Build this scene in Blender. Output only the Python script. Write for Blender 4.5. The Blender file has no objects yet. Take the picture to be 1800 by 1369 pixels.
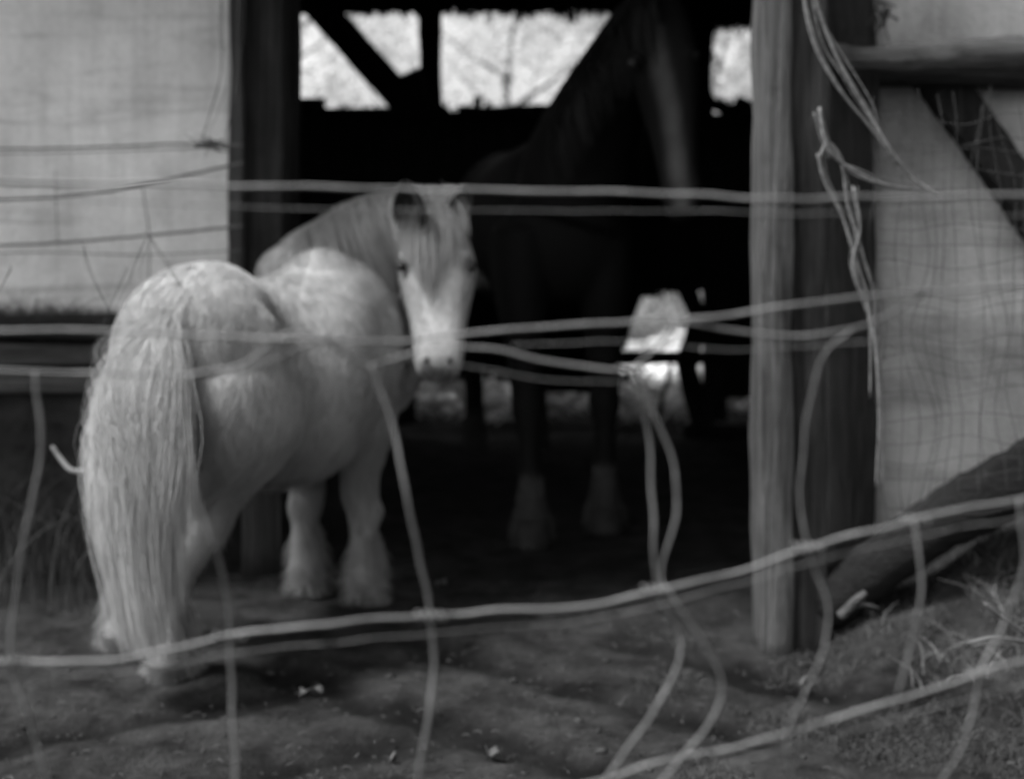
import bpy, bmesh, math, random
import numpy as np
from mathutils import Vector, noise

random.seed(7)
rng = np.random.default_rng(7)
SC = bpy.context.scene
COL = SC.collection

# ------------------------------------------------------------------ camera
F = 2500.0          # focal length in photograph pixels (50 mm on a 36 mm sensor)
CAMZ = 1.18         # eye height
HOR = 364.0         # horizon row
cam_d = bpy.data.cameras.new("camera")
cam = bpy.data.objects.new("camera", cam_d)
COL.objects.link(cam)
cam.location = (0, 0, CAMZ)
cam.rotation_euler = (math.radians(90), 0, 0)
cam_d.lens = 50
cam_d.sensor_width = 36
cam_d.shift_y = -(684.5 - HOR) / 1800.0
cam_d.clip_start = 0.05
cam_d.clip_end = 900
cam_d.dof.use_dof = True
cam_d.dof.focus_distance = 2.1
cam_d.dof.aperture_fstop = 2.6
SC.camera = cam

# ------------------------------------------------------------------ light
SUN_EL, SUN_AZ = 57, 250     # azimuth clockwise from +Y: from the left
w = bpy.data.worlds.new("World")
SC.world = w
w.use_nodes = True
wn = w.node_tree
wn.nodes.clear()
wo = wn.nodes.new('ShaderNodeOutputWorld')
wb = wn.nodes.new('ShaderNodeBackground')
sk = wn.nodes.new('ShaderNodeTexSky')
sk.sky_type = 'NISHITA'
sk.sun_disc = False
sk.sun_elevation = math.radians(SUN_EL)
sk.sun_rotation = math.radians(SUN_AZ)
sk.dust_density = 3.0
bw = wn.nodes.new('ShaderNodeRGBToBW')      # black-and-white picture
wn.links.new(sk.outputs[0], bw.inputs[0])
wn.links.new(bw.outputs[0], wb.inputs[0])
wb.inputs[1].default_value = 0.085
wn.links.new(wb.outputs[0], wo.inputs[0])

sd = bpy.data.lights.new("sun", 'SUN')
sun = bpy.data.objects.new("sun", sd)
COL.objects.link(sun)
sd.energy = 2.0
sd.angle = math.radians(12)
az, el = math.radians(SUN_AZ), math.radians(SUN_EL)
dv = Vector((math.sin(az) * math.cos(el), math.cos(az) * math.cos(el), math.sin(el)))
sun.rotation_euler = dv.to_track_quat('Z', 'Y').to_euler()
sun.location = (-4, -4, 8)

SC.view_settings.view_transform = 'Standard'
SC.view_settings.look = 'None'
SC.view_settings.gamma = 1
SC.view_settings.exposure = 1.97

# ------------------------------------------------------------------ helpers
def P(x, y, Y):
    return Vector(((x - 900) * Y / F, Y, CAMZ - (y - HOR) * Y / F))

def mat(name, build, rough=0.85, spec=0.25):
    m = bpy.data.materials.new(name)
    m.use_nodes = True
    nt = m.node_tree
    b = nt.nodes['Principled BSDF']
    b.inputs['Roughness'].default_value = rough
    b.inputs['Specular IOR Level'].default_value = spec
    build(nt, b)
    return m

def nd(nt, t, **kw):
    n = nt.nodes.new(t)
    for k, v in kw.items():
        setattr(n, k, v)
    return n

def coords(nt, scale=(1, 1, 1)):
    tc = nd(nt, 'ShaderNodeTexCoord')
    mp = nd(nt, 'ShaderNodeMapping')
    mp.inputs['Scale'].default_value = scale
    nt.links.new(tc.outputs['Object'], mp.inputs[0])
    return mp.outputs[0]

def noise_tex(nt, vec, scale, detail=6, rough=0.6, dist=0.0):
    n = nd(nt, 'ShaderNodeTexNoise')
    n.inputs['Scale'].default_value = scale
    n.inputs['Detail'].default_value = detail
    n.inputs['Roughness'].default_value = rough
    n.inputs['Distortion'].default_value = dist
    nt.links.new(vec, n.inputs['Vector'])
    return n.outputs['Fac']

def ramp(nt, fac, stops):
    r = nd(nt, 'ShaderNodeValToRGB')
    el = r.color_ramp.elements
    while len(el) < len(stops):
        el.new(0.5)
    for e, (p, v) in zip(el, stops):
        e.position = p
        e.color = (v, v, v, 1)
    nt.links.new(fac, r.inputs[0])
    return r.outputs[0]

def mul(nt, a, b, op='MULTIPLY', fac=1.0):
    m = nd(nt, 'ShaderNodeMix', data_type='RGBA', blend_type=op)
    m.inputs[0].default_value = fac
    nt.links.new(a, m.inputs[6])
    nt.links.new(b, m.inputs[7])
    return m.outputs[2]

def bump(nt, b, h, strength=0.4, dist=0.01):
    n = nd(nt, 'ShaderNodeBump')
    n.inputs['Strength'].default_value = strength
    n.inputs['Distance'].default_value = dist
    nt.links.new(h, n.inputs['Height'])
    nt.links.new(n.outputs[0], b.inputs['Normal'])

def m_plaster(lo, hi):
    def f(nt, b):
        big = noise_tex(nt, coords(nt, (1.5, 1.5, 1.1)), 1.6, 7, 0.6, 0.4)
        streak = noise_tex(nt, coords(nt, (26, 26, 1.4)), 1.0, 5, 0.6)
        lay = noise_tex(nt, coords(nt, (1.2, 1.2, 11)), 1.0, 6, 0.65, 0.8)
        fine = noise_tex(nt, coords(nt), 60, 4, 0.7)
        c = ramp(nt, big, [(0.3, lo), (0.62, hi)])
        c = mul(nt, c, ramp(nt, streak, [(0.3, 0.84), (0.6, 1.0)]))
        c = mul(nt, c, ramp(nt, lay, [(0.34, 0.72), (0.47, 1.0)]))
        c = mul(nt, c, ramp(nt, fine, [(0.25, 0.82), (0.55, 1.0)]))
        nt.links.new(c, b.inputs['Base Color'])
        bump(nt, b, mul(nt, big, fine, 'ADD'), 0.5, 0.012)
    return mat("lime_plaster", f, 0.95, 0.1)

def m_wood(name, lo, hi, axis='z', rough=0.85):
    def f(nt, b):
        s = {'z': (38, 38, 1.5), 'x': (1.5, 38, 38), 'y': (38, 1.5, 38)}[axis]
        g = noise_tex(nt, coords(nt, s), 1.0, 7, 0.65, 0.6)
        big = noise_tex(nt, coords(nt), 3.0, 5, 0.6)
        s2 = tuple(v * 3 for v in s)
        fine = noise_tex(nt, coords(nt, s2), 1.0, 4, 0.7)
        c = ramp(nt, g, [(0.3, lo), (0.66, hi)])
        c = mul(nt, c, ramp(nt, big, [(0.3, 0.55), (0.65, 1.15)]))
        c = mul(nt, c, ramp(nt, fine, [(0.32, 0.5), (0.55, 1.0)]))
        nt.links.new(c, b.inputs['Base Color'])
        bump(nt, b, mul(nt, g, fine, 'ADD'), 1.0, 0.02)
    return mat(name, f, rough, 0.2)

def m_noise(name, lo, hi, scale=6, rough=0.9, spec=0.2, bs=0.4, bd=0.01):
    def f(nt, b):
        g = noise_tex(nt, coords(nt), scale, 8, 0.65, 0.3)
        nt.links.new(ramp(nt, g, [(0.32, lo), (0.68, hi)]), b.inputs['Base Color'])
        bump(nt, b, g, bs, bd)
    return mat(name, f, rough, spec)

def m_island(name, lo, hi, rough=0.6, spec=0.3, translucent=0.0):
    """every strand or leaf has a tone of its own"""
    def f(nt, b):
        g = nd(nt, 'ShaderNodeNewGeometry')
        big = noise_tex(nt, coords(nt), 5.0, 4, 0.6)
        c = ramp(nt, g.outputs['Random Per Island'], [(0.0, lo), (1.0, hi)])
        c = mul(nt, c, ramp(nt, big, [(0.35, 0.78), (0.6, 1.0)]))
        nt.links.new(c, b.inputs['Base Color'])
        if translucent:
            t = nd(nt, 'ShaderNodeBsdfTranslucent')
            nt.links.new(c, t.inputs[0])
            mx = nd(nt, 'ShaderNodeMixShader')
            mx.inputs[0].default_value = translucent
            nt.links.new(b.outputs[0], mx.inputs[1])
            nt.links.new(t.outputs[0], mx.inputs[2])
            nt.links.new(mx.outputs[0], nt.nodes['Material Output'].inputs[0])
    return mat(name, f, rough, spec)

def m_coat(name, base, marking):
    """coat with a marking mask stored per vertex"""
    def f(nt, b):
        at = nd(nt, 'ShaderNodeAttribute', attribute_name='marking')
        g = noise_tex(nt, coords(nt, (14, 14, 5)), 2.0, 7, 0.7, 0.5)
        c0 = ramp(nt, g, [(0.3, base * 0.72), (0.65, base)])
        c1 = ramp(nt, g, [(0.3, marking * 0.75), (0.65, marking)])
        m = nd(nt, 'ShaderNodeMix', data_type='RGBA')
        nt.links.new(at.outputs['Fac'], m.inputs[0])
        nt.links.new(c0, m.inputs[6])
        nt.links.new(c1, m.inputs[7])
        nt.links.new(m.outputs[2], b.inputs['Base Color'])
        f2 = noise_tex(nt, coords(nt, (90, 90, 22)), 1.0, 4, 0.7)
        bump(nt, b, f2, 0.5, 0.006)
    return mat(name, f, 0.8, 0.15)

def new_mesh_obj(name, me, m, parent=None):
    o = bpy.data.objects.new(name, me)
    COL.objects.link(o)
    if m is not None:
        me.materials.clear()
        me.materials.append(m)
    if parent is not None:
        g = parent
        off = Vector((0, 0, 0))
        while g is not None:
            off += Vector(g.location)
            g = g.parent
        a = np.empty(len(me.vertices) * 3, 'f')
        me.vertices.foreach_get('co', a)
        a = a.reshape(-1, 3) - np.array(off, 'f')
        me.vertices.foreach_set('co', a.ravel())
        me.update()
        o.parent = parent
    return o

def obj(name, bm, m, parent=None, smooth=False):
    me = bpy.data.meshes.new(name)
    bmesh.ops.recalc_face_normals(bm, faces=bm.faces[:])
    bm.to_mesh(me)
    bm.free()
    if smooth:
        me.shade_smooth()
    return new_mesh_obj(name, me, m, parent)

def tag(o, label=None, cat=None, group=None, kind=None):
    if label: o['label'] = label
    if cat: o['category'] = cat
    if group: o['group'] = group
    if kind: o['kind'] = kind
    return o

def empty(name, loc):
    o = bpy.data.objects.new(name, None)
    o.location = loc
    o.empty_display_size = 0.1
    COL.objects.link(o)
    return o

def hull_prism(bm, pts, thick, rough=0.0, bev=0.004, dirv=Vector((0, 1, 0))):
    """extrude a polygon (front face points) along dirv"""
    vs = [bm.verts.new(p) for p in pts]
    f = bm.faces.new(vs)
    r = bmesh.ops.extrude_face_region(bm, geom=[f])
    nv = [e for e in r['geom'] if isinstance(e, bmesh.types.BMVert)]
    bmesh.ops.translate(bm, verts=nv, vec=dirv * thick)

def wobble_box(bm, c0, c1, ext0, ext1, nseg=14, amp=0.006, seed=0, up=None, bev=0.3):
    """hewn timber from c0 to c1; half sizes ext=(a,b) with worn corners"""
    d = (c1 - c0)
    L = d.length
    d = d.normalized()
    ref = up if up is not None else Vector((0, 1, 0))
    if abs(d.dot(ref)) > 0.95:
        ref = Vector((1, 0, 0))
    u = d.cross(ref).normalized()
    v = u.cross(d).normalized()
    rings = []
    prof = []
    for sx, sy in ((-1, -1), (1, -1), (1, 1), (-1, 1)):
        # three points per corner
        k = bev * 0.35
        if sx * sy > 0:
            prof += [(sx, sy * (1 - k)), (sx * (1 - k * .35), sy * (1 - k * .35)), (sx * (1 - k), sy)]
        else:
            prof += [(sx * (1 - k), sy), (sx * (1 - k * .35), sy * (1 - k * .35)), (sx, sy * (1 - k))]
    for i in range(nseg + 1):
        t = i / nseg
        c = c0.lerp(c1, t)
        a = ext0[0] * (1 - t) + ext1[0] * t
        b = ext0[1] * (1 - t) + ext1[1] * t
        ring = []
        for px, py in prof:
            q = c + u * (px * a) + v * (py * b)
            n1 = noise.noise(Vector((q.x * 4 + seed, q.y * 4, q.z * 3)))
            n2 = noise.noise(Vector((q.x * 17 + seed, q.y * 17, q.z * 9)))
            q = q + (u * px + v * py) * ((n1 * amp * 2) + n2 * amp)
            ring.append(bm.verts.new(q))
        rings.append(ring)
    n = len(prof)
    for i in range(nseg):
        for j in range(n):
            bm.faces.new((rings[i][j], rings[i][(j + 1) % n], rings[i + 1][(j + 1) % n], rings[i + 1][j]))
    bm.faces.new(rings[0][::-1])
    bm.faces.new(rings[-1])

def box(bm, x0, x1, y0, y1, z0, z1):
    vs = [bm.verts.new((x, y, z)) for x in (x0, x1) for y in (y0, y1) for z in (z0, z1)]
    for q in ((0, 1, 3, 2), (4, 6, 7, 5), (0, 4, 5, 1), (2, 3, 7, 6), (0, 2, 6, 4), (1, 5, 7, 3)):
        bm.faces.new([vs[k] for k in q])

def catmull(pts, per=8):
    pts = [Vector(p) for p in pts]
    if len(pts) < 3:
        return [pts[0].lerp(pts[-1], i / per) for i in range(per + 1)]
    q = [pts[0] * 2 - pts[1]] + pts + [pts[-1] * 2 - pts[-2]]
    out = []
    for i in range(1, len(q) - 2):
        for k in range(per):
            t = k / per
            p0, p1, p2, p3 = q[i - 1], q[i], q[i + 1], q[i + 2]
            out.append(0.5 * ((2 * p1) + (p2 - p0) * t + (2 * p0 - 5 * p1 + 4 * p2 - p3) * t * t + (3 * p1 - p0 - 3 * p2 + p3) * t ** 3))
    out.append(pts[-1])
    return out

def tube(bm, pts, r, r1=None, n=8, jitter=0.0, seed=0):
    r1 = r if r1 is None else r1
    prev = None
    rings = []
    N = len(pts)
    u = None
    for i, p in enumerate(pts):
        d = (pts[min(i + 1, N - 1)] - pts[max(i - 1, 0)]).normalized()
        if u is None:
            u = d.orthogonal().normalized()
        else:
            u = (u - d * u.dot(d)).normalized()
        v = d.cross(u)
        rr = r + (r1 - r) * i / max(1, N - 1)
        if jitter:
            rr *= 1 + jitter * noise.noise(p * 25 + Vector((seed, 0, 0)))
        rings.append([bm.verts.new(p + (u * math.cos(a) + v * math.sin(a)) * rr) for a in [2 * math.pi * k / n for k in range(n)]])
    for i in range(N - 1):
        for j in range(n):
            bm.faces.new((rings[i][j], rings[i][(j + 1) % n], rings[i + 1][(j + 1) % n], rings[i + 1][j]))
    bm.faces.new(rings[0][::-1])
    bm.faces.new(rings[-1])

def loft(bm, secs, n=20, sub=3):
    """secs: (centre, vector u, vector v): elliptical sections joined into a closed skin"""
    C = catmull([s[0] for s in secs], sub)
    U = catmull([s[1] for s in secs], sub)
    V = catmull([s[2] for s in secs], sub)
    rings = []
    for c, u, v in zip(C, U, V):
        rings.append([bm.verts.new(c + u * math.cos(a) + v * math.sin(a)) for a in [2 * math.pi * k / n for k in range(n)]])
    for i in range(len(rings) - 1):
        for j in range(n):
            bm.faces.new((rings[i][j], rings[i][(j + 1) % n], rings[i + 1][(j + 1) % n], rings[i + 1][j]))
    for ring, c in ((rings[0][::-1], C[0]), (rings[-1], C[-1])):
        bm.faces.new(ring)

def ball(bm, c, r, seg=16):
    m = bmesh.ops.create_uvsphere(bm, u_segments=seg, v_segments=seg // 2 + 2, radius=1.0)
    r = r if isinstance(r, (tuple, list, Vector)) else (r, r, r)
    for v in m['verts']:
        v.co = Vector((v.co.x * r[0], v.co.y * r[1], v.co.z * r[2])) + c
    return m['verts']

def fuse(name, bm, voxel=0.012, smooth=6):
    """merge overlapping closed skins into one continuous body surface"""
    me = bpy.data.meshes.new(name)
    bmesh.ops.recalc_face_normals(bm, faces=bm.faces[:])
    bm.to_mesh(me); bm.free()
    o = bpy.data.objects.new(name, me)
    COL.objects.link(o)
    r = o.modifiers.new('r', 'REMESH'); r.mode = 'VOXEL'; r.voxel_size = voxel
    s = o.modifiers.new('s', 'SMOOTH'); s.factor = 0.5; s.iterations = smooth
    dg = bpy.context.evaluated_depsgraph_get()
    out = bpy.data.meshes.new_from_object(o.evaluated_get(dg))
    out.name = name
    bpy.data.objects.remove(o)
    bpy.data.meshes.remove(me)
    out.shade_smooth()
    return out

def ribbons(name, pts, widths, m, parent=None):
    """pts (N,K,3) strands, widths (K,) -> one mesh of thin strands"""
    N, K, _ = pts.shape
    tan = np.gradient(pts, axis=1)
    tan /= np.linalg.norm(tan, axis=2, keepdims=True) + 1e-9
    rv = rng.normal(size=(N, 1, 3))
    side = np.cross(tan, rv)
    side /= np.linalg.norm(side, axis=2, keepdims=True) + 1e-9
    wd = np.asarray(widths)
    wd = wd.reshape(1, K, 1) if wd.ndim == 1 else wd[..., None]
    a = pts + side * wd * 0.5
    b = pts - side * wd * 0.5
    co = np.stack([a, b], axis=2).reshape(-1, 3)
    base = (np.arange(N) * K * 2)[:, None] + (np.arange(K - 1) * 2)[None, :]
    base = base.ravel()
    quads = np.stack([base, base + 1, base + 3, base + 2], axis=1)
    me = bpy.data.meshes.new(name)
    me.vertices.add(len(co))
    me.vertices.foreach_set('co', co.astype('f').ravel())
    nq = len(quads)
    me.loops.add(nq * 4)
    me.loops.foreach_set('vertex_index', quads.astype('i').ravel())
    me.polygons.add(nq)
    me.polygons.foreach_set('loop_start', (np.arange(nq) * 4).astype('i'))
    me.update(calc_edges=True)
    me.shade_smooth()
    return new_mesh_obj(name, me, m, parent)

def leaves(name, centres, size, m, parent=None, squash=0.6):
    """many small leaf faces"""
    N = len(centres)
    u = rng.normal(size=(N, 3)); u /= np.linalg.norm(u, axis=1, keepdims=True)
    v = np.cross(u, rng.normal(size=(N, 3))); v /= np.linalg.norm(v, axis=1, keepdims=True)
    s = (size * rng.uniform(0.5, 1.3, N))[:, None]
    co = np.stack([centres - u * s, centres - v * s * squash * .5 - u * s * .1, centres + u * s, centres + v * s * squash * .5], axis=1).reshape(-1, 3)
    q = (np.arange(N) * 4)[:, None] + np.arange(4)[None]
    me = bpy.data.meshes.new(name)
    me.vertices.add(len(co)); me.vertices.foreach_set('co', co.astype('f').ravel())
    me.loops.add(N * 4); me.loops.foreach_set('vertex_index', q.astype('i').ravel())
    me.polygons.add(N); me.polygons.foreach_set('loop_start', (np.arange(N) * 4).astype('i'))
    me.update(calc_edges=True)
    return new_mesh_obj(name, me, m, parent)

# ------------------------------------------------------------------ materials
PLASTER = m_plaster(0.52, 0.80)
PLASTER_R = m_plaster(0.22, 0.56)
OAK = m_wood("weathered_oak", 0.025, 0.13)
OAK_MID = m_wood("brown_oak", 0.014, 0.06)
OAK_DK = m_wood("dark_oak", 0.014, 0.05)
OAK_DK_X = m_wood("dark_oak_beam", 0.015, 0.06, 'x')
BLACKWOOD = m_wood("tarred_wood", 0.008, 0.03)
BOARD = m_wood("grey_board", 0.03, 0.16, 'x')
LOG = m_wood("barked_log", 0.006, 0.022, 'x')
PALELOG = m_wood("stripped_log", 0.04, 0.17, 'x')
STONE = m_noise("rubble_stone", 0.006, 0.03, 9, bs=0.9, bd=0.03)
ROOF = m_noise("roof_tile", 0.03, 0.08, 12)
WIRE = m_noise("galvanised_wire", 0.06, 0.13, 40, 0.55, 0.5, 0.2, 0.002)
RUST = m_noise("rusty_wire", 0.02, 0.06, 60, 0.8)
VINE = m_noise("dry_vine", 0.07, 0.18, 60, 0.8)
TWIG = m_noise("dark_twig", 0.02, 0.06, 60, 0.8)
STEM = m_island("dead_stem", 0.015, 0.07, 0.8)
GRASS = m_island("rough_grass", 0.01, 0.06, 0.8)
LITTER = m_island("leaf_litter", 0.02, 0.065, 0.8)
LEAF = m_island("sunlit_leaf", 0.36, 0.86, 0.6, 0.3, 0.45)
LEAF_DRY = m_noise("pale_leaf", 0.035, 0.08, 30, 0.6)
BARK = m_noise("bark", 0.03, 0.10, 12)
CREAM = m_coat("cream_coat", 0.34, 0.10)
CREAM_H = m_island("cream_hair", 0.27, 0.43, 0.6, 0.2, 0.35)
TAILHAIR = m_island("tail_hair", 0.36, 0.56, 0.6, 0.2, 0.35)
BAY = m_coat("dark_coat", 0.005, 0.10)
DKHAIR = m_island("dark_hair", 0.004, 0.009, 0.5, 0.3)
FEATHER = m_island("grey_feather", 0.025, 0.09, 0.6, 0.3)
HOOF = m_noise("hoof_horn", 0.03, 0.09, 20, 0.6)
HOOF_DK = m_noise('black_hoof', 0.010, 0.025, 20, 0.7)
EYE = m_noise("eye", 0.012, 0.02, 10, 0.5, 0.3, 0, 0.001)

def m_ground():
    def f(nt, b):
        big = noise_tex(nt, coords(nt), 0.9, 8, 0.6, 0.6)
        mid = noise_tex(nt, coords(nt), 7.0, 8, 0.7, 0.2)
        fine = noise_tex(nt, coords(nt), 70, 5, 0.75)
        darken = nd(nt, 'ShaderNodeAttribute', attribute_name='darken')
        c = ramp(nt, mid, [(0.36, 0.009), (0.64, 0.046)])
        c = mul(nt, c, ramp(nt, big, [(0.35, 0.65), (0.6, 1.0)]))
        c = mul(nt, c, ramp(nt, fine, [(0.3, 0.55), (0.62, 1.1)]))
        c = mul(nt, c, ramp(nt, darken.outputs['Fac'], [(0.0, 1.0), (1.0, 0.28)]))  # earth colour goes darker where the vertex mask is set
        nt.links.new(c, b.inputs['Base Color'])
        bump(nt, b, mul(nt, mid, fine, 'ADD'), 0.8, 0.02)
    return mat("trodden_earth", f, 0.95, 0.1)
GROUND = m_ground()

# ------------------------------------------------------------------ ground
def seg_dist(px, py, pl):
    d = 1e9
    for (ax, ay), (bx, by) in zip(pl[:-1], pl[1:]):
        vx, vy = bx - ax, by - ay
        t = max(0, min(1, ((px - ax) * vx + (py - ay) * vy) / (vx * vx + vy * vy + 1e-9)))
        d = min(d, math.hypot(px - ax - vx * t, py - ay - vy * t))
    return d

def G(x, y):          # photo pixel on flat ground
    Y = F * CAMZ / (y - HOR)
    return ((x - 900) * Y / F, Y)

DARK_BANDS = [[G(-60, 1320), G(200, 1272), G(400, 1235), G(560, 1208)],
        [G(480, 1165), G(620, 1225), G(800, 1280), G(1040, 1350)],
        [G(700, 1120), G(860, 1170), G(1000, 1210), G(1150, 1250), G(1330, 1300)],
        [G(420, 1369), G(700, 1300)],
        [G(1100, 1130), G(1400, 1210), G(1800, 1270)]]  # courses of the darker, slightly sunken bands across the earth

def ground_z(x, y):
    n = noise.noise(Vector((x * 1.6, y * 1.6, 0))) * 0.012 + noise.noise(Vector((x * 6, y * 6, 3))) * 0.012
    n += noise.noise(Vector((x * 19, y * 19, 3))) * 0.006
    sx = max(0, min(1, (x - 0.80) / 0.9)); sy = max(0, min(1, (y - 3.0) / 0.95))
    rise = (sx * 0.55) * sy * sy * (3 - 2 * sy) * (1 if y < 4.5 else 0) * (1 + .25 * noise.noise(Vector((x * 5, y * 5, 1))))
    z = n + rise
    if y > 9:
        z += (y - 9) * 0.02 if y < 60 else 1.0
    return z

def build_ground():
    xs = np.concatenate([-np.geomspace(300, 2.2, 30), np.arange(-2.15, 2.2, 0.022), np.geomspace(2.2, 300, 30)])
    ys = np.concatenate([[-60, -20, -8, -3, -1, 0, 1, 2, 2.5], np.arange(2.7, 5.6, 0.022), np.arange(5.65, 9, 0.12), np.geomspace(9, 600, 30)])
    co, darken = [], []
    for y in ys:
        for x in xs:
            z = ground_z(x, y)
            dm = 0.0
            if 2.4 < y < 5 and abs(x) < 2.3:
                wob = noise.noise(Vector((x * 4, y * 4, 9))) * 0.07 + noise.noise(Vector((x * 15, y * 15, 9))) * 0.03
                for r in DARK_BANDS:
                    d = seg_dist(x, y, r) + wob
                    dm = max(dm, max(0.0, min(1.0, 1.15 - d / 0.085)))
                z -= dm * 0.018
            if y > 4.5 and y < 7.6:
                dm = max(dm, 0.6)  # strip from doorway to back wall set darker as well
            co.append((x, y, z)); darken.append(dm)
    nx, ny = len(xs), len(ys)
    idx = np.arange(nx * ny).reshape(ny, nx)
    q = np.stack([idx[:-1, :-1], idx[:-1, 1:], idx[1:, 1:], idx[1:, :-1]], axis=-1).reshape(-1, 4)
    me = bpy.data.meshes.new('ground')
    me.vertices.add(len(co)); me.vertices.foreach_set('co', np.array(co, 'f').ravel())
    me.loops.add(len(q) * 4); me.loops.foreach_set('vertex_index', q.astype('i').ravel())
    me.polygons.add(len(q)); me.polygons.foreach_set('loop_start', (np.arange(len(q)) * 4).astype('i'))
    me.update(calc_edges=True)
    a = me.attributes.new('darken', 'FLOAT', 'POINT')
    a.data.foreach_set('value', np.array(darken, 'f'))
    me.shade_smooth()
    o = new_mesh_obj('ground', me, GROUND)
    tag(o, kind='structure')
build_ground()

# ------------------------------------------------------------------ barn
barn = empty('barn', (0, 4.6, 0))
tag(barn, 'half-timbered barn with pale lime plaster, dark doorway and openings to the light behind', 'barn')

def timber(name, x0, x1, z0, z1, y, d, m, amp=0.006, seed=0, bev=0.3, n=16):
    bm = bmesh.new()
    vertical = (z1 - z0) > (x1 - x0)
    cx, cz = (x0 + x1) / 2, (z0 + z1) / 2
    if vertical:
        wobble_box(bm, Vector((cx, y + d / 2, z0)), Vector((cx, y + d / 2, z1)), ((x1 - x0) / 2, d / 2), ((x1 - x0) / 2, d / 2), n, amp, seed, bev=bev)
    else:
        wobble_box(bm, Vector((x0, y + d / 2, cz)), Vector((x1, y + d / 2, cz)), ((z1 - z0) / 2, d / 2), ((z1 - z0) / 2, d / 2), n, amp, seed, bev=bev)
    return obj(name, bm, m, barn, True)

def Xp(x, Y): return (x - 900) * Y / F
def Zp(y, Y): return CAMZ - (y - HOR) * Y / F

TOP = 2.55
# left front: plaster panel above a sill beam, boards and rubble plinth
YL = 4.60
bm = bmesh.new()
nx, nz = 60, 40
x0, x1, z0, z1 = -4.5, Xp(428, YL), Zp(556, YL), TOP
grid = [[bm.verts.new((x0 + (x1 - x0) * i / nx, YL + 0.012 * noise.noise(Vector((i * .35, j * .35, 1))) , z0 + (z1 - z0) * j / nz)) for i in range(nx + 1)] for j in range(nz + 1)]
for j in range(nz):
    for i in range(nx):
        bm.faces.new((grid[j][i], grid[j][i + 1], grid[j + 1][i + 1], grid[j + 1][i]))
r = bmesh.ops.extrude_face_region(bm, geom=bm.faces[:])
bmesh.ops.translate(bm, verts=[e for e in r['geom'] if isinstance(e, bmesh.types.BMVert)], vec=(0, 0.16, 0))
obj('plaster_panel', bm, PLASTER, barn, True)
timber('sill_beam', -4.5, Xp(470, YL), Zp(596, YL), Zp(550, YL), YL - 0.045, 0.2, OAK_DK_X, 0.008, 3)
timber('board', -4.5, Xp(440, YL), Zp(640, YL), Zp(603, YL), YL - 0.03, 0.05, BOARD, 0.005, 5)
timber('board', -4.5, Xp(430, YL), Zp(690, YL), Zp(650, YL), YL - 0.02, 0.05, BOARD, 0.005, 8)
bm = bmesh.new()
box(bm, -4.5, Xp(440, YL), YL + 0.035, YL + 0.2, -0.1, Zp(597, YL))
bmesh.ops.subdivide_edges(bm, edges=bm.edges[:], cuts=14, use_grid_fill=True)
for v in bm.verts:
    v.co.y += 0.03 * noise.noise(v.co * 6) - 0.02
obj('plinth', bm, STONE, barn, True)
# doorway posts, left
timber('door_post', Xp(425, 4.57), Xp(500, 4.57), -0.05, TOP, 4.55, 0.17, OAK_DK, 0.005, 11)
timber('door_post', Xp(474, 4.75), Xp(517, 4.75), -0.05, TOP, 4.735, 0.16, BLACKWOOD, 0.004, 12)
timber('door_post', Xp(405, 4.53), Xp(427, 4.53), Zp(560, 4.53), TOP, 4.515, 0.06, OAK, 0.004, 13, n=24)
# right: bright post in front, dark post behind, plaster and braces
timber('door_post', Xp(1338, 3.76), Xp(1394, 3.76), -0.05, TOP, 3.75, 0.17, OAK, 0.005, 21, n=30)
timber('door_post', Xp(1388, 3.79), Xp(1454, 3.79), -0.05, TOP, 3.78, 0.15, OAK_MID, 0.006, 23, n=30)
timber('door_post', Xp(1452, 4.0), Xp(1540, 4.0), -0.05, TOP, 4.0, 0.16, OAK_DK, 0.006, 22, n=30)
YR = 4.14
bm = bmesh.new()
x0, x1, z0, z1 = Xp(1530, YR), 4.0, -0.05, TOP
grid = [[bm.verts.new((x0 + (x1 - x0) * i / nx, YR + 0.014 * noise.noise(Vector((i * .35, j * .35, 8))) , z0 + (z1 - z0) * j / nz)) for i in range(nx + 1)] for j in range(nz + 1)]
for j in range(nz):
    for i in range(nx):
        bm.faces.new((grid[j][i], grid[j][i + 1], grid[j + 1][i + 1], grid[j + 1][i]))
r = bmesh.ops.extrude_face_region(bm, geom=bm.faces[:])
bmesh.ops.translate(bm, verts=[e for e in r['geom'] if isinstance(e, bmesh.types.BMVert)], vec=(0, 0.16, 0))
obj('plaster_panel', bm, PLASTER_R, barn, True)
timber('stud', Xp(1448, 4.12), Xp(1508, 4.12), 1.5, TOP, 4.06, 0.1, OAK_DK, 0.005, 25)
# round rail across the top right
bm = bmesh.new()
tube(bm, catmull([P(1385, 96, 3.85), P(1480, 104, 3.86), P(1620, 103, 3.88), P(1720, 96, 3.9), P(1960, 92, 3.92)], 8), 0.036, 0.046, 14, 0.25, 3)
obj('cross_rail', bm, PALELOG, barn, True)
timber('cross_beam', Xp(1448, 4.0), 4.0, Zp(150, 4.0), Zp(88, 4.0), 3.99, 0.14, OAK_DK_X, 0.008, 26)
bm = bmesh.new()
wobble_box(bm, P(1622, 105, 4.09), P(1926, 520, 4.09), (0.056, 0.04), (0.062, 0.04), 16, 0.007, 31, up=Vector((0, 1, 0)))
obj('brace', bm, OAK_DK, barn, True)
# lintel and the wall above the doorway
timber('lintel', Xp(425, 4.6) , Xp(1345, 4.0) + .3, 2.02, 2.22, 4.62, 0.2, BLACKWOOD, 0.006, 33)
bm = bmesh.new(); box(bm, Xp(430, 4.7), Xp(1540, 4.2), 4.66, 4.78, 2.2, TOP); obj('plaster_panel', bm, PLASTER, barn)
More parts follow.
